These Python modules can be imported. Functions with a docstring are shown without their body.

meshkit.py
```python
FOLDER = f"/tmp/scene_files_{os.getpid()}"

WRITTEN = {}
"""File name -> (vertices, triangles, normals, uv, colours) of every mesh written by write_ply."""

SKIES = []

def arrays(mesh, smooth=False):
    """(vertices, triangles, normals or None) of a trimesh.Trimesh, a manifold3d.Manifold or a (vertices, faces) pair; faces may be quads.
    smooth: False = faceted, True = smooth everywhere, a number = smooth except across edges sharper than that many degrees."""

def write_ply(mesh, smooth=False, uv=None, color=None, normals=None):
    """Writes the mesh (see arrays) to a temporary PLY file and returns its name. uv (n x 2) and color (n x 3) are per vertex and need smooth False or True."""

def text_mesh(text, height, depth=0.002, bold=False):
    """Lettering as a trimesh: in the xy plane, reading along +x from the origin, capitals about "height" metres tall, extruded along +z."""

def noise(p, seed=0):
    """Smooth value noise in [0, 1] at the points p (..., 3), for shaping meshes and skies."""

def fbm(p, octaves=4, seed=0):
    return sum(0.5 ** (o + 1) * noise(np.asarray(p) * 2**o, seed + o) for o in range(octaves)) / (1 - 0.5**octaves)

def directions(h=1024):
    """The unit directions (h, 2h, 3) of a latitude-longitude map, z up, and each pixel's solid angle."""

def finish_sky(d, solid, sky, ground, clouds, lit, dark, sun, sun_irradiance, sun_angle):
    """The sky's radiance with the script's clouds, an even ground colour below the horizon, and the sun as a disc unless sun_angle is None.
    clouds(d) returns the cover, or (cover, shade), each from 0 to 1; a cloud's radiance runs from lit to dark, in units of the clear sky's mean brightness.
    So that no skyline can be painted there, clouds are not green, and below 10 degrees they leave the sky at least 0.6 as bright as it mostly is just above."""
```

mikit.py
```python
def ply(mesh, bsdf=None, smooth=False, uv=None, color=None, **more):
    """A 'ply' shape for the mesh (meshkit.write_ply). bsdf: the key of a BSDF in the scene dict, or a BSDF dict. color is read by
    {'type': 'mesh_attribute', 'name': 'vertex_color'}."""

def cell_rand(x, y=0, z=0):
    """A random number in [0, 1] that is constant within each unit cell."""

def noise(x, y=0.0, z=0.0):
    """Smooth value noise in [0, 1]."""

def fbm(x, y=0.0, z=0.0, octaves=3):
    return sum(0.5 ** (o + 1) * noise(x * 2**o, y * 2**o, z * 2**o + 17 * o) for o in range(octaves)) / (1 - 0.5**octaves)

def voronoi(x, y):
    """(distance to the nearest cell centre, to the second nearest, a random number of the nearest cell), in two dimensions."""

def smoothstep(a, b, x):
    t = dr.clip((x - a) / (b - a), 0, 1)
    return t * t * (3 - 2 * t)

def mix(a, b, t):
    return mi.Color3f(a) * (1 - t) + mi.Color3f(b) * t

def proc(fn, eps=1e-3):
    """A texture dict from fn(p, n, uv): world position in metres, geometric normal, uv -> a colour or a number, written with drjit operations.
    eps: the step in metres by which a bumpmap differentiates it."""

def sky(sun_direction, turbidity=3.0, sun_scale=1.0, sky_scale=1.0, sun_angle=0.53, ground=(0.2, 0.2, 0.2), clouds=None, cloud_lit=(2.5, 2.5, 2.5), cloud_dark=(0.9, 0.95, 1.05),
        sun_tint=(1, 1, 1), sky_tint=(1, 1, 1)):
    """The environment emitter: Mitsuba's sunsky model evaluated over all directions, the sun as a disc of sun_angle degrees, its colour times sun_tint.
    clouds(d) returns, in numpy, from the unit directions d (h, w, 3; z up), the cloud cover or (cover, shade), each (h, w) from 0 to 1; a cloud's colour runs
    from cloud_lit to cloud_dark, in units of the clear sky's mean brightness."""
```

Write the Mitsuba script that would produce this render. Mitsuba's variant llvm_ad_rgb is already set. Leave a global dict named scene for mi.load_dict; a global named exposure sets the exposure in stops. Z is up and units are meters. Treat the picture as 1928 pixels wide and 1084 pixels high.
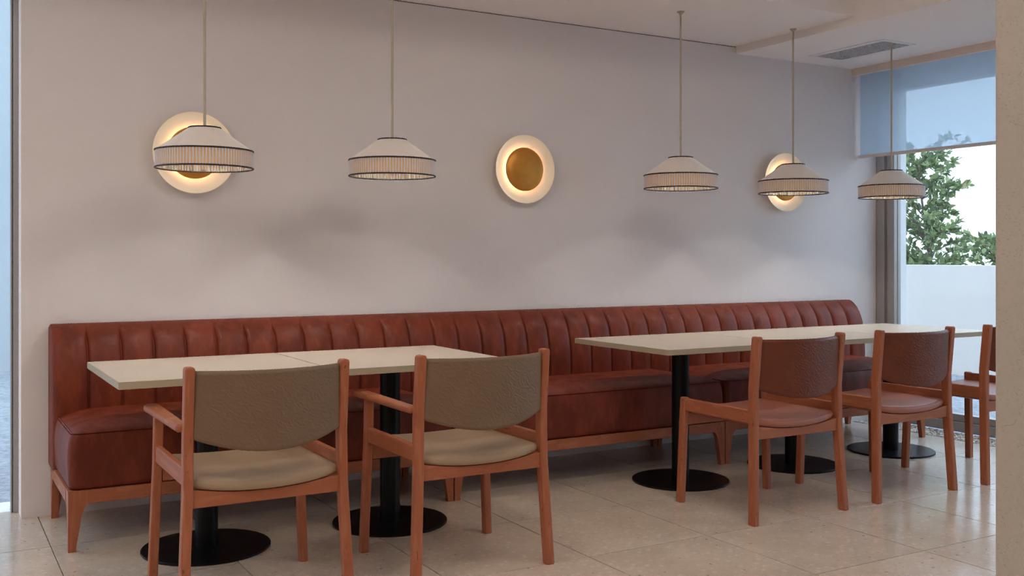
import math
import numpy as np
import trimesh
import shapely.geometry as sg
import drjit as dr
import mitsuba as mi
import manifold3d as m3
import meshkit
import mikit
from mikit import proc, noise, fbm, voronoi, cell_rand, smoothstep, mix

T = mi.ScalarTransform4f
rng = np.random.default_rng(7)
scene, labels = {}, {}

# ------------------------------------------------------------------ camera, sky, lamps, exposure
FOCAL, YAW, HORIZON = 1908.27, math.radians(30.06), 482.0
CAM = np.array([-0.378, -5.132, 1.2])
LOOK = CAM + np.array([math.sin(YAW), math.cos(YAW), 0.0])
scene['camera'] = {
    'type': 'perspective', 'fov': math.degrees(2 * math.atan(964 / FOCAL)), 'fov_axis': 'x', 'near_clip': 0.05, 'far_clip': 200.0,
    'principal_point_offset_x': 0.0, 'principal_point_offset_y': (542 - HORIZON) / 1084,
    'to_world': T().look_at(origin=CAM.tolist(), target=LOOK.tolist(), up=[0, 0, 1])}


def overcast(d):
    return np.full(d.shape[:2], 0.93), np.clip((d[..., 2] - 0.1) * 1.1, 0, 1)


scene['sky'] = mikit.sky([-0.35, -0.5, 0.62], turbidity=4.0, sun_scale=0.0, sky_scale=5.5, ground=(0.3, 0.31, 0.33), clouds=overcast,
                         cloud_lit=(2.3, 3.1, 3.8), cloud_dark=(3.7, 4.9, 6.3))
exposure = 0.0
BULB = (175, 168, 158)            # radiance of the pendant lamps' lenses
RING = (7.2, 6.9, 5.8)         # radiance of the light rings behind the sconce domes
FILL = (6.35, 5.75, 5.2)       # radiance of the added fill lights, unseen on the raised ceiling


# ------------------------------------------------------------------ helpers
def rgb(r, g, b):
    return {'type': 'rgb', 'value': [r, g, b]}


def two(b):
    return {'type': 'twosided', 'bsdf': b}


def ref(k):
    return {'type': 'ref', 'id': k}


def bump(tex, scale, b):
    return {'type': 'bumpmap', 'arbitrary': tex, 'scale': scale, 'bsdf': b}


def numbered(name):
    if name not in taken:
        taken.add(name)
        return name
    i = 1
    while f'{name}_{i:03d}' in taken:
        i += 1
    taken.add(f'{name}_{i:03d}')
    return f'{name}_{i:03d}'


taken = set()


def thing(name, label, cat=None, group=None, kind=None):
    key = numbered(name)
    d = {'label': label}
    if cat:
        d['category'] = cat
    if group:
        d['group'] = group
    if kind:
        d['kind'] = kind
    labels[key] = d
    return key


def part(parent, name, shape, place=None, label=None, kind=None):
    key = numbered(parent + '__' + name)
    s = dict(shape)
    if place is not None:
        s['to_world'] = place
    scene[key] = s
    if label or kind:
        labels[key] = {k: v for k, v in (('label', label), ('kind', kind)) if v}
    return key


def struct(name, shape, label=None):
    key = numbered(name)
    scene[key] = shape
    labels[key] = {'kind': 'structure', **({'label': label} if label else {})}
    return key


def ply(mesh, bsdf, smooth=False, **kw):
    return mikit.ply(mesh, bsdf, smooth, **kw)


def box(x0, x1, y0, y1, z0, z1):
    b = trimesh.creation.box(extents=(x1 - x0, y1 - y0, z1 - z0))
    b.apply_translation(((x0 + x1) / 2, (y0 + y1) / 2, (z0 + z1) / 2))
    return b


def rbox(x0, x1, y0, y1, z0, z1, r=0.003, n=8):
    s = m3.Manifold.sphere(r, n)
    ps = [s.translate([x, y, z]) for x in (x0 + r, x1 - r) for y in (y0 + r, y1 - r) for z in (z0 + r, z1 - r)]
    return man(m3.Manifold.batch_hull(ps))


def man(m):
    q = m.to_mesh()
    return trimesh.Trimesh(np.array(q.vert_properties[:, :3]), np.array(q.tri_verts), process=False)


def cat(*ms):
    return trimesh.util.concatenate(list(ms))


def loft(rings, cap=True, closed=False):
    """Rings (m, n, 3) joined into a tube; the ends closed with fans."""
    R = np.asarray(rings, float)
    m, n, _ = R.shape
    v = R.reshape(-1, 3)
    f = []
    for a in range(m if closed else m - 1):
        b = (a + 1) % m
        for i in range(n):
            j = (i + 1) % n
            f += [[a * n + i, a * n + j, b * n + j], [a * n + i, b * n + j, b * n + i]]
    if cap and not closed:
        v = np.vstack([v, R[0].mean(0), R[-1].mean(0)])
        c0, c1 = m * n, m * n + 1
        for i in range(n):
            j = (i + 1) % n
            f += [[c0, j, i], [c1, (m - 1) * n + i, (m - 1) * n + j]]
    t = trimesh.Trimesh(v, np.array(f), process=False)
    if t.volume < 0:
        t.invert()
    return t


def rrect(hx, hy, r, k=4):
    r = min(r, hx * .999, hy * .999)
    out = []
    for cx, cy, a0 in ((hx - r, hy - r, 0), (-hx + r, hy - r, 90), (-hx + r, -hy + r, 180), (hx - r, -hy + r, 270)):
        for a in np.linspace(a0, a0 + 90, k + 1):
            out.append((cx + r * math.cos(math.radians(a)), cy + r * math.sin(math.radians(a))))
    return np.array(out)


def lathe(profile, n=64, close=False):
    """Profile of (radius, height); an open profile gives a surface without caps."""
    P = np.asarray(profile, float)
    a = np.arange(n) * 2 * np.pi / n
    R = np.stack([P[:, :1] * np.cos(a), P[:, :1] * np.sin(a), np.repeat(P[:, 1:], n, 1)], -1)
    return loft(R, cap=False, closed=close)


def torus(R, r, z=0.0, n=72, k=10, sz=1.0):
    a = np.linspace(0, 2 * np.pi, k, endpoint=False)
    return lathe(np.stack([R + r * np.cos(a), z + sz * r * np.sin(a)], 1), n, close=True)


def disc(r, z0, z1, n=64, bev=0.0):
    if bev:
        return loft([np.c_[np.stack([q * np.cos(np.arange(n) * 2 * np.pi / n), q * np.sin(np.arange(n) * 2 * np.pi / n)], 1), np.full(n, z)]
                     for q, z in ((r - bev, z0), (r, z0 + bev), (r, z1 - bev), (r - bev, z1))])
    return loft([np.c_[np.stack([r * np.cos(np.arange(n) * 2 * np.pi / n), r * np.sin(np.arange(n) * 2 * np.pi / n)], 1), np.full(n, z)] for z in (z0, z1)])


def at(x, y, z=0.0):
    return T().translate([float(x), float(y), float(z)])


# ------------------------------------------------------------------ materials
def plaster_tone(c0, c1):
    def fn(p, n, uv):
        return mix(c0, c1, fbm(p.x * 1.3 + 7, p.y * 1.3, p.z * 1.3 + 3, 3))
    return fn


def plaster_relief(p, n, uv):
    return fbm(p.x * 95, p.y * 95, p.z * 95, 2)


scene['plaster'] = two(bump(proc(plaster_relief, 2e-3), 0.0006, {'type': 'principled', 'base_color': proc(plaster_tone((.70, .655, .645), (.735, .69, .68))), 'roughness': .75, 'specular': .25}))
scene['ceiling_paint'] = two({'type': 'principled', 'base_color': proc(plaster_tone((.74, .70, .68), (.77, .73, .71))), 'roughness': .85, 'specular': .2})


def concrete_tone(p, n, uv):
    big = fbm(p.x * 5, p.y * 5, p.z * 3.5, 4)
    fine = fbm(p.x * 150, p.y * 150, p.z * 110, 3)
    pit = smoothstep(.72, .84, noise(p.x * 330, p.y * 330, p.z * 250)) * smoothstep(.35, .65, noise(p.x * 40, p.y * 40, p.z * 30))
    w = fbm(p.x * 9 + 3, p.y * 9, p.z * 9 + 8, 4) * .09
    crack = smoothstep(.0012, .0003, dr.abs(p.z - 1.475 - .35 * (p.y + 3.83) + w - .045)) + smoothstep(.0012, .0003, dr.abs(p.z - .865 + .5 * (p.y + 3.85) + w - .045))
    c = mix((.44, .375, .31), (.545, .475, .405), big * .6 + fine * .4)
    return c * .84 * (1 - .16 * pit) * (1 - .25 * dr.clip(crack, 0, 1) * smoothstep(.4, .6, noise(p.y * 30, p.z * 30)))


def concrete_relief(p, n, uv):
    return fbm(p.x * 110, p.y * 110, p.z * 90, 3) - .35 * smoothstep(.72, .84, noise(p.x * 330, p.y * 330, p.z * 250))


scene['concrete'] = two(bump(proc(concrete_relief, 8e-4), 0.0012, {'type': 'principled', 'base_color': proc(concrete_tone), 'roughness': .7, 'specular': .3}))

TILE, TX0, TY0 = 0.6145, 0.071, -1.782


def stone_tone(p, n, uv):
    i, j = dr.floor((p.x - TX0) / TILE), dr.floor((p.y - TY0) / TILE)
    k = cell_rand(i, j, 5)
    u, v = p.x + 3.7 * cell_rand(i, j, 1), p.y + 5.1 * cell_rand(i, j, 2)
    cloud = fbm(u * 7, v * 7, k * 9, 4)
    grain = fbm(u * 70, v * 70, 0, 2)
    c = mix((.43, .345, .265), (.575, .49, .395), cloud * .7 + grain * .3)
    c = c * (.95 + .10 * k)
    d1, _, r1 = voronoi(u * 17, v * 17)
    wob = noise(u * 120, v * 120, 1) * .06
    s1 = smoothstep(.16, .09, d1 + wob + .25 * smoothstep(.04, .30, r1))
    d2, _, r2 = voronoi(u * 45 + 9, v * 45)
    s2 = smoothstep(.26, .16, d2 + noise(u * 260, v * 260, 1) * .1 + .3 * smoothstep(.35, .6, r2))
    d3, _, r3 = voronoi(u * 26 + 4, v * 26 + 8)
    s3 = smoothstep(.30, .18, d3 + .3 * smoothstep(.3, .5, r3))
    c = mix(c, (.70, .63, .54), s3 * .25)
    c = mix(c, (.36, .29, .22), s2 * .40)
    return mix(c, mix((.16, .12, .085), (.34, .22, .15), r1 * 3), s1 * .7)


def stone_gloss(p, n, uv):
    return .15 + .07 * fbm(p.x * 9, p.y * 9, 0, 3)


scene['stone'] = {'type': 'principled', 'base_color': proc(stone_tone), 'roughness': proc(stone_gloss), 'specular': 1.0, 'clearcoat': 1.0, 'clearcoat_gloss': .75}
scene['grout'] = {'type': 'principled', 'base_color': rgb(.13, .085, .05), 'roughness': .9}


def wood_fn(ax):
    def fn(p, n, uv):
        s = {'x': (2.2, 30, 30), 'y': (30, 2.2, 30), 'z': (30, 30, 2.2)}[ax]
        q = (p.x * s[0], p.y * s[1], p.z * s[2])
        g = fbm(q[0], q[1], q[2], 4)
        fine = noise(q[0] * 7, q[1] * 7, q[2] * 5)
        fl = {'x': (38, 210, 210), 'y': (210, 38, 210), 'z': (210, 210, 38)}[ax]
        fleck = smoothstep(.84, .92, noise(p.x * fl[0], p.y * fl[1], p.z * fl[2])) * smoothstep(.35, .7, noise(p.x * 16, p.y * 16, p.z * 11))
        pale = smoothstep(.62, .8, noise(p.x * fl[0] * .4, p.y * fl[1] * .4, p.z * fl[2] * .2 + 5))
        c = mix((.28, .084, .038), (.37, .125, .061), g * .75 + fine * .25)
        c = mix(c, (.45, .185, .102), pale * .3)
        return c * (1 - .5 * fleck)
    return fn


for ax in 'xyz':
    scene['wood_' + ax] = {'type': 'principled', 'base_color': proc(wood_fn(ax)), 'roughness': .40, 'specular': .25}


def bench_tone(p, n, uv):
    a = fbm(p.x * 16, p.y * 16, p.z * 5, 4)
    b = fbm(p.x * 40 + 3, p.y * 40, p.z * 9, 3)
    c = mix((.125, .0205, .0085), (.185, .0335, .0145), smoothstep(.25, .75, a))
    c = mix(c, (.225, .045, .019), smoothstep(.55, .8, b) * .5)
    return c * (.9 + .15 * noise(p.x * 160, p.y * 160, p.z * 40))


def bench_gloss(p, n, uv):
    return .42 + .08 * fbm(p.x * 20, p.y * 20, p.z * 12, 2)


def fine_grain(p, n, uv):
    return fbm(p.x * 170, p.y * 170, p.z * 170, 2)


scene['bench_leather'] = two(bump(proc(fine_grain, 1e-3), 0.00025, {'type': 'principled', 'base_color': proc(bench_tone), 'roughness': proc(bench_gloss), 'specular': .25}))


def tint(c0, c1, f=9.0):
    def fn(p, n, uv):
        return mix(c0, c1, fbm(p.x * f, p.y * f, p.z * f, 3))
    return fn


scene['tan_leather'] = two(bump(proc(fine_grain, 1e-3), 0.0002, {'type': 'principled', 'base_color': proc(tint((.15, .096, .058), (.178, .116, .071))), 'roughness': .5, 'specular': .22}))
scene['tan_seat_leather'] = two(bump(proc(fine_grain, 1e-3), 0.0005, {'type': 'principled', 'base_color': proc(tint((.32, .225, .145), (.37, .265, .175))), 'roughness': .5, 'specular': .25}))  # backrest leather lightened for the light falling on the seat from above
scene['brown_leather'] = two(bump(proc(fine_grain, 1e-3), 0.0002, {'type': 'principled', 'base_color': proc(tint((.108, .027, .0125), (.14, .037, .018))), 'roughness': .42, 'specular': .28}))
scene['brown_seat_leather'] = two(bump(proc(fine_grain, 1e-3), 0.0004, {'type': 'principled', 'base_color': proc(tint((.30, .11, .072), (.355, .135, .09))), 'roughness': .40, 'specular': .3}))  # brown backrest leather again, paler to carry the lamp light on the seat
scene['laminate'] = {'type': 'principled', 'base_color': proc(tint((.50, .43, .34), (.525, .455, .36), 5)), 'roughness': .32, 'specular': .4}
scene['black_metal'] = {'type': 'principled', 'base_color': rgb(.005, .005, .0055), 'roughness': .30, 'specular': .16}
scene['black_braid'] = {'type': 'principled', 'base_color': rgb(.012, .012, .016), 'roughness': .45}
scene['shade_fabric'] = two({'type': 'principled', 'base_color': proc(tint((.74, .675, .61), (.77, .705, .64), 40)), 'roughness': .8, 'sheen': .2})
scene['rod_enamel'] = {'type': 'principled', 'base_color': rgb(.42, .36, .27), 'roughness': .4}
scene['ribbon'] = two({'type': 'diffuse', 'reflectance': rgb(.66, .62, .64)})
scene['amber_lining'] = {'type': 'principledthin', 'base_color': rgb(.72, .46, .22), 'roughness': .7, 'diff_trans': .2, 'spec_trans': 0.0}
scene['brass'] = {'type': 'principled', 'base_color': proc(tint((.62, .265, .05), (.72, .33, .07), 30)), 'metallic': .85, 'roughness': .42}
scene['dish_enamel'] = two({'type': 'principled', 'base_color': rgb(.80, .72, .58), 'roughness': .5, 'specular': .35})
scene['bulb_glass'] = {'type': 'diffuse', 'reflectance': rgb(.8, .8, .8)}
scene['grey_aluminium'] = two({'type': 'principled', 'base_color': rgb(.38, .35, .33), 'metallic': .35, 'roughness': .35})
scene['white_enamel'] = two({'type': 'principled', 'base_color': rgb(.74, .72, .72), 'roughness': .4})
scene['dark_duct'] = two({'type': 'principled', 'base_color': rgb(.03, .03, .035), 'roughness': .8})
scene['joint_grey'] = two({'type': 'principled', 'base_color': rgb(.20, .18, .18), 'roughness': .8})
scene['pelmet_fabric'] = two({'type': 'principled', 'base_color': proc(tint((.66, .56, .50), (.72, .62, .56), 60)), 'roughness': .8})
scene['blind_weave'] = {'type': 'blendbsdf', 'weight': .80, 'a': {'type': 'thindielectric', 'int_ior': 1.06},
                        'b': {'type': 'principledthin', 'base_color': rgb(.53, .68, .84), 'roughness': .8, 'diff_trans': .8, 'spec_trans': 0.0}}
scene['bar_enamel'] = {'type': 'principled', 'base_color': rgb(.62, .55, .52), 'roughness': .4}
scene['pane_glass'] = {'type': 'thindielectric', 'int_ior': 1.45}
scene['render_white'] = two({'type': 'principled', 'base_color': proc(tint((.78, .78, .77), (.81, .81, .80), 2)), 'roughness': .9, 'specular': .15})


scene['garden_white'] = two({'type': 'principled', 'base_color': proc(tint((.72, .645, .585), (.75, .675, .615), 2)), 'roughness': .9, 'specular': .15})
scene['shaded_white_render'] = two({'type': 'principled', 'base_color': proc(tint((.45, .475, .485), (.48, .505, .515), 2)), 'roughness': .9, 'specular': .15})  # white wall render, its bluish shade put into the colour


def yard_tone(p, n, uv):
    a = fbm(p.x * 3, p.y * 3, 0, 3)
    b = noise(p.x * 34, p.y * 34)
    c = noise(p.x * 75, p.y * 75, 3)
    return mix((.13, .14, .155), (.36, .375, .395), .25 * a + .45 * b + .3 * c)


def yard_relief(p, n, uv):
    return noise(p.x * 30, p.y * 30) + .5 * noise(p.x * 70, p.y * 70, 2)


scene['yard_gravel'] = bump(proc(yard_relief, 3e-3), 0.010, {'type': 'principled', 'base_color': proc(yard_tone), 'roughness': .8})
scene['pale_concrete'] = {'type': 'principled', 'base_color': proc(tint((.62, .60, .57), (.70, .68, .65), 9)), 'roughness': .8}
for i, c in enumerate([(.60, .55, .48), (.42, .37, .31), (.74, .71, .66)]):
    scene[f'pebble_{"abc"[i]}'] = {'type': 'principled', 'base_color': rgb(*c), 'roughness': .7}
for i, c in enumerate([(.19, .25, .115), (.30, .37, .16), (.13, .175, .09), (.42, .47, .25)]):
    scene[f'leaf_{"abcd"[i]}'] = {'type': 'principledthin', 'base_color': rgb(*c), 'roughness': .45, 'diff_trans': .7, 'spec_trans': 0.0}
scene['bark'] = {'type': 'principled', 'base_color': proc(tint((.12, .085, .06), (.2, .15, .11), 40)), 'roughness': .85}

# ------------------------------------------------------------------ the room
XW, ZC, ZL = 5.70, 2.605, 2.556     # right window plane, ceiling and lowered ceiling heights
XL, YB = -4.2, -9.0                 # glazed left side and the wall behind the camera

wall_back = struct('wall_back', ply(box(0, XW + .05, 0, .13, 0, ZC - .006), 'plaster'), 'pale plaster wall behind the bench, lit softly by the lamps')
part(wall_back, 'shadow_gap', ply(cat(box(0.02, 4.33, .004, .12, ZC - .006, ZC), box(4.33, XW, .004, .12, ZL - .006, ZL)), 'joint_grey'), label='thin dark joint along the top of the wall')
struct('wall_rear', ply(box(XL, XW + .1, YB - .12, YB, 0, 3.1), 'plaster'))
struct('wall_left', ply(box(XL - .12, XL, YB, .3, 0, 3.1), 'plaster'))
wr = struct('wall_right', ply(box(XW, XW + .25, YB, -5.6, 0, 3.1), 'plaster'))

ceiling = struct('ceiling', ply(box(XL, 4.33, -1.005, .30, ZC, ZC + .5), 'ceiling_paint'), 'flat ceiling strip along the bench wall')
part(ceiling, 'lowered_panel', ply(box(4.33, XW + .3, YB, .13, ZL, ZL + .55), 'ceiling_paint'), label='lowered ceiling over the window side with a stepped fascia')
part(ceiling, 'upper_panel', ply(box(XL, 4.33, YB, -1.005, 3.0, 3.1), 'ceiling_paint'), label='raised ceiling field above the middle of the room')

floor = struct('floor', ply(box(XL - .1, 5.45, YB, .18, -.06, -.004), 'grout'), 'beige flecked stone tile floor with thin dark joints')


def tile_mesh(w, d):
    g, b = .0022, .0006
    r = [np.array([(g + e, g + e, z), (w - g - e, g + e, z), (w - g - e, d - g - e, z), (g + e, d - g - e, z)]) for e, z in ((0, -.02), (0, -b), (b, 0))]
    return loft(r)


xs = [TX0 + TILE * i for i in range(-2, 9)] + [5.45]
ys = [TY0 + TILE * j for j in range(-6, 3)] + [.18]
shared_tiles = {}
for i in range(len(xs) - 1):
    for j in range(len(ys) - 1):
        w, d = round(xs[i + 1] - xs[i], 5), round(ys[j + 1] - ys[j], 5)
        if (w, d) not in shared_tiles:
            shared_tiles[w, d] = ply(tile_mesh(w, d), 'stone')
        part(floor, 'tile', shared_tiles[w, d], at(xs[i], ys[j]))
part(floor, 'tile_field', ply(cat(box(XL, xs[0], YB, .18, -.02, 0), box(xs[0], 5.45, YB, ys[0], -.02, 0)), 'stone'), label='rest of the tiled floor beside and behind the camera')

# gravel channel between floor and window
struct('trim_1', ply(box(5.45, 5.735, YB, 0, -.06, -.022), 'grout'), 'bed of the pebble channel under the window')
struct('trim_2', ply(box(5.447, 5.453, YB, 0, -.05, .001), 'black_metal'), 'thin dark metal edging between tiles and pebbles')
pebs = {'pebble_a': [], 'pebble_b': [], 'pebble_c': []}
ico = trimesh.creation.icosphere(subdivisions=0)
k = 0
N = 9500
px_, py_ = rng.uniform(5.458, 5.715, N), -rng.random(N) ** 1.25 * 3.2 - .006
for i in range(N):
    s = rng.uniform(.0042, .0085)
    v = ico.vertices * (s * rng.uniform(.8, 1.25, 3) * [1, 1, .75])
    a = rng.uniform(0, 6.28)
    v = v @ np.array([[math.cos(a), math.sin(a), 0], [-math.sin(a), math.cos(a), 0], [0, 0, 1]])
    pebs['pebble_' + 'abc'[i % 3]].append((v + [px_[i], py_[i], -.017 + rng.uniform(0, .013)], ico.faces))
gk = thing('gravel', 'loose beige pebbles filling the narrow channel along the foot of the window', 'gravel', kind='stuff')
for nme, lst in pebs.items():
    vs = np.vstack([v for v, _ in lst])
    fs = np.vstack([f + i * len(ico.vertices) for i, (_, f) in enumerate(lst)])
    part(gk, 'pebbles', ply(trimesh.Trimesh(vs, fs, process=False), nme, True), kind='stuff')

# right window
w1 = struct('window_1', ply(cat(rbox(5.695, 5.80, -.075, -.001, 0, 2.55, .003), rbox(5.715, 5.79, -.147, -.083, .10, 2.55, .003)), 'grey_aluminium', 30), 'tall floor-length window with grey metal frame at the right')
part(w1, 'sill', ply(cat(rbox(5.73, 5.82, -5.6, -.0755, 0, .066, .003), rbox(5.755, 5.82, -5.6, -.0755, .066, .115, .003)), 'grey_aluminium', 30))
part(w1, 'mullion', ply(rbox(5.715, 5.79, -2.95, -2.85, .115, 2.55, .003), 'grey_aluminium', 30))
part(w1, 'pane', ply(trimesh.Trimesh([[5.765, -5.6, .115], [5.765, -.145, .115], [5.765, -.145, 2.55], [5.765, -5.6, 2.55]], [[0, 1, 2], [0, 2, 3]], process=False), 'pane_glass'))
part(w1, 'gasket', ply(cat(box(5.72, 5.78, -.083, -.0755, .07, 2.55), box(5.752, 5.778, -.151, -.147, .115, 2.55)), 'grey_aluminium'))
# outer surround of that window
struct('trim_3', ply(cat(box(5.801, 5.875, -.125, .5, -.02, 3.4), box(5.801, 5.875, -6.0, -.125, 2.413, 3.4)), 'render_white'), 'white outer reveal around the right window')
struct('trim_4', ply(rbox(5.44, 5.475, -5.6, 0, 2.505, ZL + .01, .002), 'pelmet_fabric', 30), 'shallow pale pelmet under the lowered ceiling over the window')

# left glazed opening
w2 = struct('window_2', ply(cat(rbox(-.0225, -.001, .135, .175, 0, ZC, .002), rbox(-.0325, -.0255, .15, .20, 0, ZC, .002)), 'grey_aluminium', 30), 'floor-length glazed opening with grey metal frame at the left edge')
part(w2, 'gasket', ply(box(-.0255, -.0225, .152, .19, 0, ZC), 'dark_duct'))
part(w2, 'pane', ply(trimesh.Trimesh([[XL, .172, 0], [-.03, .172, 0], [-.03, .172, ZC], [XL, .172, ZC]], [[0, 1, 2], [0, 2, 3]], process=False), 'pane_glass'))
struct('trim_5', ply(box(-.001, 0.06, .13, .30, -.02, 3.2), 'render_white'), 'outer return of the wall beside the left opening')

# outdoors
struct('ground', ply(box(-14, 26, -14, 22, -.12, -.03), 'yard_gravel'), 'blue grey gravel yard outside the windows')
struct('trim_6', ply(box(XL - .1, .06, .18, .40, -.05, -.003), 'pale_concrete'), 'pale concrete threshold outside the left opening')
struct('wall_far', ply(box(-14, 5.8, 6.95, 7.15, -.05, 6.0), 'shaded_white_render'), 'tall pale boundary wall beyond the left opening')
struct('wall_garden', ply(box(8.87, 9.05, -14, 6.95, -.05, 1.105), 'garden_white'), 'low pale garden wall beyond the right window')


struct('ground', ply(box(26, 600, -200, 400, -.3, -.13), 'pale_concrete'), 'far pale ground beyond the garden wall, added to stand for bright sky')  # pale plane added so the strip above the wall looks like white sky


# ------------------------------------------------------------------ the concrete column at the right edge
def column():
    key = thing('concrete_column', 'rough warm grey concrete column standing at the right edge', 'column', kind='structure')
    pts = rrect(.16, .16, .012, 5)
    part(key, 'shaft', ply(loft([np.c_[pts + [1.79, -3.91], np.full(len(pts), z)] for z in (0, 1.0, 2.0, 3.0)]), 'concrete', 30))


column()

# ------------------------------------------------------------------ the bench
BX0, BL = .118, 1.7475
PROFILE = np.array([(-.030, .886), (-.055, .885), (-.085, .870), (-.112, .845), (-.140, .805), (-.158, .765), (-.172, .715), (-.181, .66), (-.186, .60), (-.188, .52), (-.188, .44), (-.186, .33), (-.182, .235)])


def channel_mesh(w, first, last):
    """One upright padded channel of the backrest: bulges between its two seams."""
    P = PROFILE
    # resample the profile
    seg = np.r_[0, np.cumsum(np.linalg.norm(np.diff(P, axis=0), axis=1))]
    s = np.linspace(0, seg[-1], 30)
    y, z = np.interp(s, seg, P[:, 0]), np.interp(s, seg, P[:, 1])
    t = np.stack([np.gradient(y), np.gradient(z)], 1)
    t /= np.linalg.norm(t, axis=1, keepdims=True)
    nrm = np.stack([t[:, 1], -t[:, 0]], 1)
    nrm *= np.where(nrm[:, :1] > 0, -1, 1)
    nrm[:3] = [0, 1]
    u = np.concatenate([[0, .03, .07, .13, .2, .3], np.linspace(.4, .6, 3), [.7, .8, .87, .93, .97, 1]])
    e = np.minimum(u, 1 - u) * 2
    h = .013 * (1 - (1 - np.clip(e, 0, 1)) ** 3.2) - .013 * (1 - np.clip(e / .16, 0, 1)) ** 2
    grow = np.clip((s - .03) / .13, 0, 1)
    grow = grow * grow * (3 - 2 * grow)
    v = np.zeros((len(s), len(u), 3))
    for a in range(len(s)):
        hh = h * grow[a] + .002
        if first:
            hh = np.where(u < .3, np.maximum(hh, -.02 + .028 * (1 - (1 - np.clip(u / .18, 0, 1)) ** 2.5)) if False else .013 * grow[a] * (1 - (1 - np.clip(u / .3, 0, 1)) ** 4) + .002, hh)
        if last:
            hh = np.where(u > .7, .013 * grow[a] * (1 - (1 - np.clip((1 - u) / .3, 0, 1)) ** 4) + .002, hh)
        v[a, :, 0] = u * w
        v[a, :, 1] = y[a] + nrm[a, 0] * hh
        v[a, :, 2] = z[a] + nrm[a, 1] * hh
    n = len(u)
    f = []
    for a in range(len(s) - 1):
        for b in range(n - 1):
            i = a * n + b
            f += [[i, i + n, i + n + 1], [i, i + n + 1, i + 1]]
    return trimesh.Trimesh(v.reshape(-1, 3), np.array(f), process=False)


def shell_mesh(L):
    inner = PROFILE + [.006, -.004]
    poly = [(-.012, .235), (-.012, .875), (-.018, .883)] + [tuple(q) for q in inner[:]]
    g = sg.Polygon(poly).buffer(0)
    m = trimesh.creation.extrude_polygon(g, L - .004, engine='earcut')
    v = m.vertices.copy()
    m.vertices = np.stack([v[:, 2] + .002, v[:, 0], v[:, 1]], 1)
    if m.volume < 0:
        m.invert()
    return m


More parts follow.
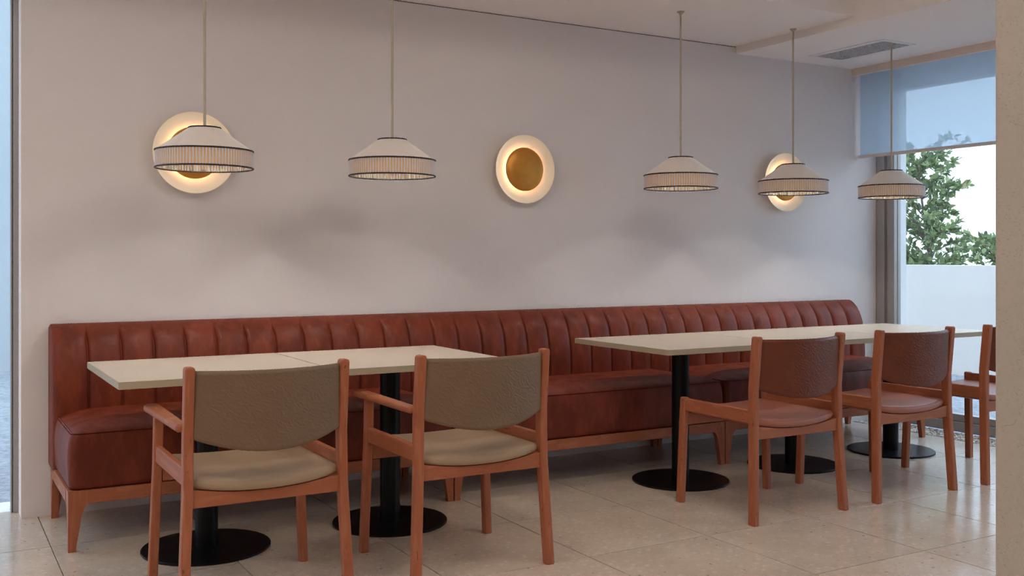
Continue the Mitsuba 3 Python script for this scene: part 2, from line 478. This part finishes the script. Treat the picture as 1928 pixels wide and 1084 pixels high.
def end_cap(side, L, depth=1.0):
    """Padded leather end of the backrest: a shallow bulged plate following the profile."""
    poly = [(-.012, .235), (-.012, .875), (-.02, .885)] + [tuple(q) for q in PROFILE]
    g = sg.Polygon(poly).buffer(0)
    rings = []
    base = np.array(g.exterior.coords)[:-1]
    n = 72
    for off, out in ((0, -.004), (0, .001), (.004, .005), (.012, .008), (.03, .010), (.055, .011)):
        q = g.buffer(-off) if off else g
        if q.geom_type != 'Polygon':
            q = max(q.geoms, key=lambda a: a.area)
        ring = sg.polygon.orient(q).exterior
        start = ring.project(sg.Point(-.012, .235))
        rings.append([(out, *ring.interpolate((start + t * ring.length) % ring.length).coords[0]) for t in np.linspace(0, 1, n, endpoint=False)])
    R = np.array(rings)
    R[..., 0] *= np.where(R[..., 0] > 0, depth, 1)
    if side < 0:
        R[..., 0] = .002 - R[..., 0]
    else:
        R[..., 0] = L - .002 + R[..., 0]
    return loft(R)


def seat_mesh(L):
    hx, hy = L / 2 - .0055, .335
    cy = -.355
    rings = []
    r0 = .035

    def ring(inset, z, r=r0, bow=0.0):
        p = rrect(hx - inset, hy - inset, max(r - inset * .35, .012), 6)
        # extra points along the sides so that crowns stay smooth
        out = []
        for i in range(len(p)):
            a, b = p[i], p[(i + 1) % len(p)]
            m = 12 if i % 7 == 6 else 1
            out += [a + (b - a) * t / m for t in range(m)]
        out = np.array(out)
        return np.c_[out[:, 0] + L / 2, out[:, 1] + cy, np.full(len(out), z)]

    for inset, z in ((.030, .247), (.012, .249), (.004, .256), (.001, .270), (-.003, .33), (-.004, .37), (-.002, .42), (.003, .452), (.0075, .466), (.0095, .472), (.0165, .4705), (.0175, .4745)):
        rings.append(ring(inset, z))
    for e in (.002, .006, .014, .026, .045, .07, .10, .14, .19, .25, .30):
        rings.append(ring(.0175 + e, .4765 + .042 * (1 - math.exp(-e / .075))))
    return loft(rings)


def piping_mesh(L):
    hx, hy = L / 2 - .0055 - .0135, .335 - .0135
    p = rrect(hx, hy, .03, 6)
    P = np.c_[p[:, 0] + L / 2, p[:, 1] - .355, np.full(len(p), .4775)]
    return tube(P, .0036, closed=True)


def tube(P, r, closed=False, k=8):
    P = np.asarray(P, float)
    n = len(P)
    R = []
    up = np.array([0, 0, 1.0])
    for i in range(n):
        t = (P[(i + 1) % n] - P[i - 1]) if closed or 0 < i < n - 1 else (P[1] - P[0] if i == 0 else P[-1] - P[-2])
        t = t / np.linalg.norm(t)
        a = np.cross(t, up if abs(t[2]) < .95 else np.array([1.0, 0, 0]))
        a /= np.linalg.norm(a)
        b = np.cross(a, t)
        rr = r[i] if np.ndim(r) else r
        R.append([P[i] + rr * (a * math.cos(q) + b * math.sin(q)) for q in np.linspace(0, 2 * np.pi, k, endpoint=False)])
    return loft(R, closed=closed, cap=not closed)


def bracket_profile(h=.247):
    pts = [(0, h), (0, 0), (.027, 0), (.046, .112)]
    for a in np.linspace(0, 1, 8)[1:]:
        # quarter curve from the taper into the rail
        pts.append((.046 + .032 * (a ** 1.7) + .004 * a * (1 - a), .112 + .079 * (1 - (1 - a) ** 1.5)))
    pts += [(.078, h)]
    return pts


def bench_leg_mesh(sx, sy):
    """Corner bracket leg: one plate in the front plane, one in the side plane."""
    g = sg.Polygon(bracket_profile()).buffer(0)
    A = trimesh.creation.extrude_polygon(g, .03, engine='earcut')
    a = np.stack([A.vertices[:, 0], A.vertices[:, 2], A.vertices[:, 1]], 1)
    b = np.stack([A.vertices[:, 2], A.vertices[:, 0], A.vertices[:, 1]], 1)
    f = A.faces
    ms = []
    for v in (a, b):
        v = v * [sx, sy, 1]
        t = trimesh.Trimesh(v, f, process=True)
        if t.volume < 0:
            t.invert()
        ms.append(m3.Manifold(m3.Mesh(np.asarray(t.vertices, np.float32), np.asarray(t.faces, np.uint32))))
    return man(ms[0] + ms[1])


chan_w = BL / 12
seat_m, pip_m, shell_m = seat_mesh(BL), piping_mesh(BL), shell_mesh(BL)
SH = {'seat': ply(seat_m, 'bench_leather', 40), 'pip': ply(pip_m, 'bench_leather', True), 'shell': ply(shell_m, 'bench_leather', 30),
      'ch': ply(channel_mesh(chan_w, False, False), 'bench_leather', True), 'chf': ply(channel_mesh(chan_w, True, False), 'bench_leather', True), 'chl': ply(channel_mesh(chan_w, False, True), 'bench_leather', True),
      'capL': ply(end_cap(-1, BL), 'bench_leather', 40), 'capR': ply(end_cap(1, BL), 'bench_leather', 40), 'capl': ply(end_cap(-1, BL, .1), 'bench_leather', 40), 'capr': ply(end_cap(1, BL, .1), 'bench_leather', 40),
      'rail': ply(rbox(.079, BL - .079, -.690, -.662, .191, .246, .002, 6), 'wood_x', 30), 'railb': ply(rbox(.079, BL - .079, -.065, -.037, .191, .246, .002, 6), 'wood_x', 30),
      'side': ply(rbox(0.001, .029, -.612, -.115, .191, .246, .002, 6), 'wood_y', 30)}
for sx in (1, -1):
    for sy in (1, -1):
        SH['leg', sx, sy] = ply(bench_leg_mesh(sx, sy), 'wood_z', 25)
for i, lab in enumerate(('red brown channelled leather bench section at the left end, beside the glazed opening',
                         'red brown channelled leather bench section in the middle of the three along the wall',
                         'red brown channelled leather bench section at the right end, nearest the window')):
    b = thing('bench_section', lab, 'bench', 'bench sections along the wall')
    pl = at(BX0 + i * BL, 0)
    part(b, 'seat', SH['seat'], pl)
    part(b + '__seat', 'piping', SH['pip'], pl)
    part(b, 'backrest', SH['shell'], pl)
    for k in range(12):
        part(b + '__backrest', 'channel', SH['chf' if (k == 0 and i == 0) else 'chl' if (k == 11 and i == 2) else 'ch'], at(BX0 + i * BL + k * chan_w, 0))
    part(b + '__backrest', 'end_panel', SH['capL' if i == 0 else 'capl'], pl)
    part(b + '__backrest', 'end_panel', SH['capR' if i == 2 else 'capr'], pl)
    part(b, 'rail', SH['rail'], pl, label='wooden front rail')
    part(b, 'rail', SH['railb'], pl)
    part(b, 'side_rail', SH['side'], pl)
    part(b, 'side_rail', SH['side'], at(BX0 + i * BL + BL - .03, 0))
    for sx, x in ((1, .003), (-1, BL - .003)):
        for sy, y in ((1, -.690), (-1, -.037)):
            part(b, 'leg', SH['leg', sx, sy], at(BX0 + i * BL + x, y), label='tapered wooden leg')

# ------------------------------------------------------------------ tables
TT, TZ = .028, .75
def shaded_edge(hx, hy):
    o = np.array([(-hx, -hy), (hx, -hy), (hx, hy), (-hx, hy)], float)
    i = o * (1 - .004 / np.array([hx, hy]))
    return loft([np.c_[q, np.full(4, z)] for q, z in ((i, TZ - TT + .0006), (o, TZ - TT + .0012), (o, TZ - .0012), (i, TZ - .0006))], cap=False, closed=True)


top_m = rbox(-.4035, .4035, -.4015, .4015, TZ - TT, TZ, .0012, 6)
top_m2 = rbox(-.410, .410, -.4015, .4015, TZ - TT, TZ, .0012, 6)
scene['shaded_edge_laminate'] = {'type': 'principled', 'base_color': proc(tint((.37, .30, .205), (.39, .32, .22), 9)), 'roughness': .4, 'specular': .3}  # top laminate darkened to paint the low light on the table edges
col_m = cat(disc(.0455, .010, TZ - TT - .008, 40), disc(.105, TZ - TT - .008, TZ - TT - .0005, 40))
base_m = disc(.257, 0, .011, 80, .002)
eb, eb2 = ply(shaded_edge(.4065, .4045), 'shaded_edge_laminate'), ply(shaded_edge(.413, .4045), 'shaded_edge_laminate')
tp, tp2, cm, bm = ply(top_m, 'laminate', 25), ply(top_m2, 'laminate', 25), ply(col_m, 'black_metal', 30), ply(base_m, 'black_metal', 25)
TABLES = [(.624, 'square cream pedestal table at the far left, in front of the leftmost armchair'),
          (1.440, 'square cream pedestal table behind the second armchair, right half of the left pair'),
          (3.118, 'square cream pedestal table with a free left edge, first of the row of three'),
          (3.947, 'square cream pedestal table in the middle of the row of three, between two tops'),
          (4.776, 'square cream pedestal table nearest the window, end of the row of three')]
for i, (x, lab) in enumerate(TABLES):
    t = thing('cafe_table', lab, 'table', 'pedestal tables in front of the bench')
    part(t, 'tabletop', tp if i < 2 else tp2, at(x, -.896), label='cream laminate top')
    part(t, 'shaded_edge', eb if i < 2 else eb2, at(x, -.896), label='edge of the top, its shade put into a darker beige')
    part(t, 'column', cm, at(x, -.89), label='black metal column')
    part(t, 'base', bm, at(x, -.89), label='round black metal base plate')


# ------------------------------------------------------------------ chairs
def leg_mesh(nodes, hx, hy, r=.008, top_round=True):
    """nodes: (x, y, z) of the leg's centre from foot to top."""
    N_ = [np.array(q, float) for q in nodes]
    rings = []
    base = rrect(hx, hy, r, 3)
    rings.append(np.c_[base * .9 + N_[0][:2], np.full(len(base), N_[0][2])])
    lo = N_[0] + (N_[1] - N_[0]) * (.004 / (N_[1][2] - N_[0][2]))
    rings.append(np.c_[base + lo[:2], np.full(len(base), lo[2])])
    for q in N_[1:-1]:
        rings.append(np.c_[base + q[:2], np.full(len(base), q[2])])
    top = N_[-1]
    for s, dz in ((1, -.010), (.93, -.005), (.78, -.0015), (.5, 0)):
        rings.append(np.c_[base * [s if top_round else 1, 1 - (1 - s) * .35] + top[:2], np.full(len(base), top[2] + dz)])
    return loft(rings)


def bow_panel(xh, y0, sag, z0, z1, drop, thick, nu=270, seed=0):
    """Curved back panel: straight top, arched lower edge, bowed away from the sitter; the outer side (-y) has a pebbled grain."""
    rings, mask = [], []
    for u in np.linspace(-1, 1, nu):
        y = y0 - sag * (1 - u * u)
        zb = z0 - drop * (1 - u * u)
        h = (z1 - zb) / 2
        c = rrect(thick / 2, h, thick * .42, 4)
        p, out = [], []
        for i in range(len(c)):
            a, b = c[i], c[(i + 1) % len(c)]
            m = (1, 124, 1, 10)[i // 5] if i % 5 == 4 else 1
            for t in range(m):
                p.append(a + (b - a) * t / m)
                out.append(i // 5 == 1 and i % 5 == 4)
        p = np.array(p)
        slope = math.atan(2 * sag * u / xh)
        lean = np.interp(p[:, 1], [-h, h], [0, -.012])
        rings.append(np.stack([u * xh - p[:, 0] * math.sin(slope), y + p[:, 0] * math.cos(slope) + lean, (z1 + zb) / 2 + p[:, 1]], 1))
        mask.append(np.array(out) * np.clip((1 - abs(u)) * 12, 0, 1))
    P, M = np.array(rings), np.array(mask)
    x, z = P[..., 0], P[..., 2]
    warp = np.stack([x * 62, z * 62, 0 * x], -1)
    a = x * .80 - z * .60 + .007 * (meshkit.noise(warp, seed) - .5)
    b = x * .60 + z * .80 + .009 * (meshkit.noise(warp, seed + 5) - .5)
    g = meshkit.noise(np.stack([a * 118, b * 205, 0 * a], -1), seed + 9)
    g = np.clip((g - .2) / .6, 0, 1)
    g = g * g * (3 - 2 * g) + .25 * meshkit.noise(np.stack([a * 260, b * 330, 0 * a], -1), seed + 11)
    P[..., 1] -= .0010 * g * M
    return loft(P)


def seat_pad(xh, yb, yf, bow, z, dish, thick, nu=25):
    rings = []
    for u in np.linspace(-1, 1, nu):
        y_b, y_f = yb - bow * (1 - abs(u) ** 2.2), yf + .006 * (1 - u * u)
        half = (y_f - y_b) / 2
        t = thick
        p = rrect(half, t / 2, t * .45, 5)
        out = []
        for i in range(len(p)):
            a, b = p[i], p[(i + 1) % len(p)]
            m = 10 if i in (5, 17) else 1
            out += [a + (b - a) * q / m for q in range(m)]
        p = np.array(out)
        v = p[:, 0] / half
        dz = -dish * (1 - u * u) * (1 - .35 * np.clip(v, 0, 1) ** 2)
        crown = np.where(p[:, 1] > 0, .004 * (1 - np.abs(v) ** 3) * (1 - u ** 4), 0)
        xx = np.full(len(p), u * xh)
        if abs(u) == 1:
            p = p * [.99, .8]
        rings.append(np.stack([xx, (y_b + y_f) / 2 + p[:, 0], z - t / 2 + p[:, 1] + dz + crown], 1))
    return loft(rings)


def apron_mesh(xh, y, z0, z1, dip, thick):
    rings = []
    for u in np.linspace(-1, 1, 17):
        zt = z1 - dip * (1 - u * u)
        p = rrect(thick / 2, (zt - z0) / 2, .003, 2)
        rings.append(np.stack([np.full(len(p), u * xh), y + p[:, 0], (z0 + zt) / 2 + p[:, 1]], 1))
    return loft(rings)


def arm_mesh(xc, y0, y1, z0, z1, w):
    """Flat armrest: rounded front and back ends, soft edges; y0 = front end."""
    P = sg.LineString([(xc, y0 - w / 2 + .012), (xc, y1 + .012)]).buffer(w / 2 - .001, quad_segs=8) if False else None
    outline = []
    hw = w / 2
    for a in np.linspace(0, 180, 13):
        outline.append((xc + hw * math.cos(math.radians(a)), y0 - .024 + .024 * math.sin(math.radians(a))))
    for a in np.linspace(180, 360, 13):
        outline.append((xc + hw * .72 * math.cos(math.radians(a)), y1 + .012 + .012 * math.sin(math.radians(a))))
    g = sg.polygon.orient(sg.Polygon(outline))
    rings = []
    n = 60
    h = z1 - z0
    for off, z in ((.010, z0), (.004, z0 + .0025), (.0008, z0 + .007), (0, z0 + h / 2), (.0008, z1 - .007), (.004, z1 - .0025), (.010, z1)):
        q = sg.polygon.orient(g.buffer(-off) if off else g).exterior
        s = q.project(sg.Point(xc + hw, y0 - .03))
        rings.append([(*q.interpolate((s + t * q.length) % q.length).coords[0], z) for t in np.linspace(0, 1, n, endpoint=False)])
    return loft(rings)


def side_rail(x, y0, y1, z0, z1, th):
    return rbox(x - th / 2, x + th / 2, y0, y1, z0, z1, .006, 8)


def chair_shapes(arms):
    S = {}
    lean = .022
    for s, nm in ((-1, 'l'), (1, 'r')):
        S['back_leg', s] = ply(leg_mesh([(s * .285, -.2625, 0), (s * .2655, -.242, .42), (s * .264, -.240, .60), (s * .264, -.262, .84)], .0165, .0215, .007), 'wood_z', 30)
        fz = .627 if arms else .512
        S['front_leg', s] = ply(leg_mesh([(s * .285, .242, 0), (s * .268, .236, .44), (s * .265, .234, fz)], .0165, .019, .007), 'wood_z', 30)
        S['rail', s] = ply(side_rail(s * .266, -.225, .222 if not arms else .226, .446, .508, .024), 'wood_y', 30)
        if arms:
            S['arm', s] = ply(arm_mesh(s * .276, .330, -.232, .623, .650, .060), 'wood_y', 40)
    S['back_apron'] = ply(apron_mesh(.252, -.242, .376, .436, .022, .024), 'wood_x', 30)
    S['front_apron'] = ply(apron_mesh(.252, .236, .376, .436, .016, .024), 'wood_x', 30)
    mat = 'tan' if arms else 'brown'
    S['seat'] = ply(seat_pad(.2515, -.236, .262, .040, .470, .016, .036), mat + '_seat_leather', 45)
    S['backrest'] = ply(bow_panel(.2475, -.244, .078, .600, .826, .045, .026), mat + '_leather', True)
    return S


ARM, PLAIN = chair_shapes(True), chair_shapes(False)
CHAIRS = [(True, .626, -1.5, 'tan leather armchair with wooden frame, leftmost chair in the room'),
          (True, 1.446, -1.512, 'tan leather armchair with wooden frame, second chair from the left'),
          (False, 3.101, -1.50, 'brown leather armless chair in front of the table with the free left edge'),
          (False, 3.906, -1.497, 'brown leather armless chair at the middle table of the row of three'),
          (False, 4.733, -1.502, 'brown leather armless chair half hidden behind the concrete column')]
for arms, x, y, lab in CHAIRS:
    S = ARM if arms else PLAIN
    c = thing('armchair' if arms else 'dining_chair', lab, 'chair', 'tan armchairs at the left tables' if arms else 'brown armless chairs at the right tables')
    pl = at(x, y)
    part(c, 'seat', S['seat'], pl, label='tan leather seat' if arms else 'brown leather seat')
    part(c, 'backrest', S['backrest'], pl, label='curved tan leather backrest' if arms else 'curved brown leather backrest')
    for s in (-1, 1):
        part(c, 'back_leg', S['back_leg', s], pl)
        part(c, 'front_leg', S['front_leg', s], pl)
        part(c, 'side_rail', S['rail', s], pl)
        if arms:
            part(c, 'armrest', S['arm', s], pl)
    part(c, 'apron', S['back_apron'], pl)
    part(c, 'apron', S['front_apron'], pl)

# ------------------------------------------------------------------ pendant lamps
R, Z0, Z1, Z2, RT = .2095, 1.588, 1.664, 1.768, .068
NP = 96


def ribbons():
    out = []
    for i in range(NP):
        a0 = 2 * np.pi * (i - .26) / NP
        a1 = 2 * np.pi * (i + .26) / NP
        am = (a0 + a1) / 2
        ro, ri = R - .001, R - .0056
        q = [(ro - .001, a0), (ro + .0004, am), (ro - .001, a1), (ri, a1), (ri, a0)]
        out.append(loft([[(r * math.cos(a), r * math.sin(a), z) for r, a in q] for z in (Z0 + .003, Z1 - .002)]))
    return cat(*out)


PN = {
    'cone': ply(lathe([(RT, Z2 - .002), (RT + .0005, Z2 - .004), (R - .003, Z1 + .002), (R - .0035, Z1), (R - .005, Z1 + .001), (RT - .002, Z2 - .005), (RT - .002, Z2 - .002)], 96, True), 'shade_fabric', 30),
    'cap': ply(disc(RT - .001, Z2 - .006, Z2 - .003, 48), 'shade_fabric', 30),
    'top_trim': ply(torus(RT, .0036, Z2 - .002, 64, 8), 'black_braid', True),
    'trim': ply(torus(R - .0005, .0036, Z1, 96, 8), 'black_braid', True),
    'ribbons': ply(ribbons(), 'ribbon', 30),
    'lining': ply(lathe([(R - .0032, Z0 + .002), (R - .0032, Z1)], 96), 'amber_lining', True),
    'lens': {**ply(disc(.0445, 1.7395, 1.741, 40), 'bulb_glass'), 'emitter': {'type': 'area', 'radiance': rgb(*BULB)}},
    'added_cup': ply(lathe([(.0001, Z2 - .0065), (.0535, Z2 - .0065), (.0535, 1.706), (.0510, 1.706), (.0510, 1.742), (.0001, 1.742)], 48), 'white_enamel', 30)}  # unseen cup added to keep the lens light off the inside of the shade
LAMPS = [(.690, -.575, ZC, 1.0, 'white pendant lamp with pleated band and black trim, leftmost, before a wall light'),
         (1.587, -.575, ZC, 1.0, 'white pendant lamp with pleated band and black trim, second from the left'),
         (3.380, -.575, ZC, 1.0, 'white pendant lamp with pleated band and black trim, right of the middle wall light'),
         (4.270, -.575, ZC, 1.0, 'white pendant lamp with pleated band and black trim, before the rightmost wall light'),
         (4.972, -.735, ZL - .0075, .9643, 'white pendant lamp with pleated band and black trim, rightmost, before the window')]
for x, y, zt, sc, lab in LAMPS:
    p = thing('pendant_lamp', lab, 'lamp', 'pendant lamps over the bench')
    dz = 1.2 * (1 - sc)
    pl = T().translate([x, y, dz]).scale([sc, sc, sc])
    for nm, key, lb in (('shade', 'cone', 'cream conical fabric shade'), ('shade_cap', 'cap', None), ('top_trim', 'top_trim', 'black trim'), ('pleated_band', 'ribbons', 'band of pale ribbons'),
                        ('lining', 'lining', 'amber lining'), ('lens', 'lens', 'glowing round lens'), ('added_cup', 'added_cup', None)):
        part(p, nm, PN[key], pl, label=lb, kind='stuff' if nm == 'pleated_band' else None)
    part(p, 'trim', PN['trim'], pl, label='black trim')
    part(p, 'trim', PN['trim'], T().translate([x, y, dz + (Z0 - Z1) * sc]).scale([sc, sc, sc]), label='black trim')
    part(p, 'rod', ply(disc(.0058 * sc, dz + (Z2 - .004) * sc, zt - .006, 16), 'rod_enamel', 30), at(x, y))
    part(p, 'canopy', ply(lathe([(0.0001, -.014), (.009, -.014), (.016, -.008), (.022, -.002), (.022, -.0005), (.0001, -.0005)], 40), 'rod_enamel', 30), at(x, y, zt))


# ------------------------------------------------------------------ wall lights
def turned(profile, n=96, close=False):
    m = lathe(profile, n, close)
    v = m.vertices
    m.vertices = np.stack([v[:, 0], -v[:, 2], v[:, 1]], 1)   # height becomes the distance from the wall (towards -y)
    return m


dish = turned([(.022, .006), (.022, .013), (.08, .0135), (.11, .016), (.14, .022), (.17, .034), (.190, .048), (.1985, .056), (.2005, .056), (.2005, .053), (.192, .043), (.17, .027), (.13, .012), (.10, .006)], close=True)
dome = turned([(.0001, .071), (.03, .0702), (.06, .0675), (.09, .0625), (.112, .0562), (.122, .0512), (.1265, .0465), (.1275, .044), (.1265, .042), (.110, .042), (.0001, .042)], 96)
plate = turned([(.0001, .0), (.085, .0), (.085, .006), (.0001, .006)], 64)
post = turned([(.0001, .006), (.0215, .006), (.0215, .042), (.0001, .042)], 32)
ring = turned([(.096 + .010 * math.cos(a), .029 + .007 * math.sin(a)) for a in np.linspace(0, 2 * np.pi, 12, endpoint=False)], 64, True)
if ring.volume < 0:
    ring.invert()
SC = {'dish': ply(dish, 'dish_enamel', 35), 'dome': ply(dome, 'brass', 35), 'mount': ply(plate, 'white_enamel', 35), 'post': ply(post, 'brass', 35),
      'light_ring': {**ply(ring, 'bulb_glass', True), 'emitter': {'type': 'area', 'radiance': rgb(*RING)}}}
for x, lab in ((.765, 'round glowing wall light with brass dome, behind the leftmost pendant'),
               (2.652, 'round glowing wall light with brass dome, unobstructed in the middle of the wall'),
               (4.735, 'round glowing wall light with brass dome, behind a pendant at the right')):
    s = thing('wall_light', lab, 'wall lamp', 'round wall lights on the back wall')
    for nm in SC:
        part(s, nm, SC[nm], at(x, -.0005, 1.707), label={'dome': 'brass coloured dome', 'dish': 'cream dish'}.get(nm))

# ------------------------------------------------------------------ air vent
v = thing('air_vent', 'long white slatted air vent set in the lowered ceiling', 'air vent')
VX0, VX1, VY0, VY1 = 4.797, 5.108, -.814, -.196
fr = cat(box(VX0, VX1, VY0, VY0 + .028, ZL - .005, ZL - .0003), box(VX0, VX1, VY1 - .022, VY1, ZL - .005, ZL - .0003), box(VX0, VX0 + .04, VY0 + .028, VY1 - .022, ZL - .005, ZL - .0003), box(VX1 - .012, VX1, VY0 + .028, VY1 - .022, ZL - .005, ZL - .0003))
part(v, 'frame', ply(fr, 'white_enamel'))
part(v, 'backing', ply(box(VX0 + .038, VX1 - .010, VY0 + .026, VY1 - .02, ZL - .0012, ZL - .0004), 'dark_duct'), label='dark opening behind the slats')
sl = trimesh.creation.box(extents=(.0105, VY1 - VY0 - .05, .001))
sl.apply_transform(trimesh.transformations.rotation_matrix(math.radians(0), [0, 1, 0]))
sl = ply(sl, 'white_enamel')
ns = 11
for i in range(ns):
    part(v, 'slat', sl, at(VX0 + .05 + i * (VX1 - VX0 - .074) / (ns - 1), (VY0 + VY1) / 2 + .003, ZL - .0058))

# ------------------------------------------------------------------ roller blind
b = thing('roller_blind', 'pale blue translucent roller blind half lowered over the window', 'blind')
part(b, 'fabric', ply(trimesh.Trimesh([[5.50, -5.5, 1.925], [5.50, -.026, 1.925], [5.50, -.026, 2.55], [5.50, -5.5, 2.55]], [[0, 1, 2], [0, 2, 3]], process=False), 'blind_weave'), label='translucent woven fabric')
part(b, 'bottom_bar', ply(rbox(5.492, 5.510, -5.5, -.010, 1.909, 1.931, .003), 'bar_enamel', 30), label='pale bottom bar')

# ------------------------------------------------------------------ round fill lights, unseen, added for the general light of the room
dl = {'rim': ply(torus(.555, .014, -.006, 72, 8), 'white_enamel', True)}
dd = disc(.55, -.075, -.001, 72, .02)
dl['lens'] = {**ply(dd, 'bulb_glass'), 'emitter': {'type': 'area', 'radiance': rgb(*FILL)}}
DL = [(-2.6, -2.9, 'nearest the glazed left side'), (-0.75, -2.7, 'above the aisle behind the left armchairs'), (2.2, -2.9, 'above the aisle behind the middle table'),
      (-2.2, -4.6, 'left of the viewpoint'), (1.2, -4.6, 'just in front of the viewpoint')]
for x, y, where in DL:
    d = thing('added_fill_light', 'added unseen fill light, a large white disc on the raised ceiling, ' + where, 'ceiling light', 'added fill lights on the raised ceiling')
    for nm in dl:
        part(d, nm, dl[nm], at(x, y, 3.0))


# ------------------------------------------------------------------ shrubs beyond the garden wall
def leaf_mesh():
    """A folded, slightly curled pointed oval leaf, 1 long along +x."""
    P, F_ = [], []
    st = [(0, .0), (.10, .10), (.28, .215), (.5, .25), (.72, .185), (.9, .075), (1, 0)]
    for x, w in st:
        z = .10 * x * x * -1
        P += [(x, -w, z + .35 * w), (x, 0, z), (x, w, z + .35 * w)]
    for i in range(len(st) - 1):
        for j in (0, 1):
            a = 3 * i + j
            F_ += [[a, a + 3, a + 4], [a, a + 4, a + 1]]
    return trimesh.Trimesh(np.array(P), np.array(F_), process=False)


lm = leaf_mesh()
leaf_ply = {q: ply(lm, 'leaf_' + q, True) for q in 'abcd'}


def shrub(name, label, spine, n_br, reach, n_leaf, seed, size):
    r = np.random.default_rng(seed)
    key = thing(name, label, 'shrub')
    spine = np.array(spine, float)
    tt = np.linspace(0, 1, len(spine))
    wood, tips = [tube(spine, np.linspace(.03, .008, len(spine)), k=6)], []
    for _ in range(n_br):
        t = r.uniform(.25, 1)
        p0 = np.array([np.interp(t, tt, spine[:, i]) for i in range(3)])
        a = r.uniform(0, 2 * np.pi)
        L = reach * r.uniform(.45, 1.0) * (1.15 - .45 * t)
        d = np.array([math.cos(a), math.sin(a), r.uniform(.15, .75)])
        pts = [p0 + d * L * q + np.array([0, 0, .12 * L * math.sin(q * 3)]) + r.normal(0, .012, 3) * q for q in np.linspace(0, 1, 6)]
        wood.append(tube(pts, np.linspace(.008, .0025, 6), k=5))
        tips.append(np.array(pts))
    part(key, 'branches', ply(cat(*wood), 'bark', True), label='thin woody stems')
    rest = {q: [] for q in 'abcd'}
    for i in range(n_leaf):
        pts = tips[r.integers(len(tips))]
        q = r.random() ** .7 * 5
        j = min(int(q), 4)
        p = pts[j] + (pts[j + 1] - pts[j]) * (q - j)
        dirn = pts[-1] - pts[0]
        yaw = math.degrees(math.atan2(dirn[1], dirn[0])) + r.normal(0, 55)
        M = T().translate((p + r.normal(0, .015, 3)).tolist()).rotate([0, 0, 1], yaw).rotate([0, 1, 0], float(r.normal(-25, 38))).rotate([1, 0, 0], float(r.normal(0, 50))).scale(float(size * r.uniform(.65, 1.2)))
        c = 'abcd'[r.choice(4, p=[.36, .30, .2, .14])]
        if i < 295:
            part(key, 'leaf', leaf_ply[c], M)
        else:
            V = np.c_[lm.vertices, np.ones(len(lm.vertices))] @ np.array(M.matrix, float).T
            rest[c].append(V[:, :3])
    allv, by = [], {}
    for c, lst in rest.items():
        if lst:
            n = len(lm.vertices)
            m = trimesh.Trimesh(np.vstack(lst), np.vstack([lm.faces + n * i for i in range(len(lst))]), process=False)
            part(key, 'foliage', ply(m, 'leaf_' + c, True), kind='stuff')


shrub('leafy_shrub', 'tall dense green shrub behind the garden wall, at the left of the window view',
      [(10.22, 2.89, -.05), (10.20, 2.91, .7), (10.14, 2.97, 1.3), (10.10, 3.03, 1.87), (10.08, 3.08, 2.34)], 70, .82, 3200, 11, .088)
shrub('leafy_shrub', 'low airy green shrub behind the garden wall, at the right of the window view',
      [(11.95, 3.22, -.05), (11.92, 3.22, .6), (11.88, 3.18, 1.0), (11.85, 3.15, 1.22)], 56, .92, 1800, 23, .098)
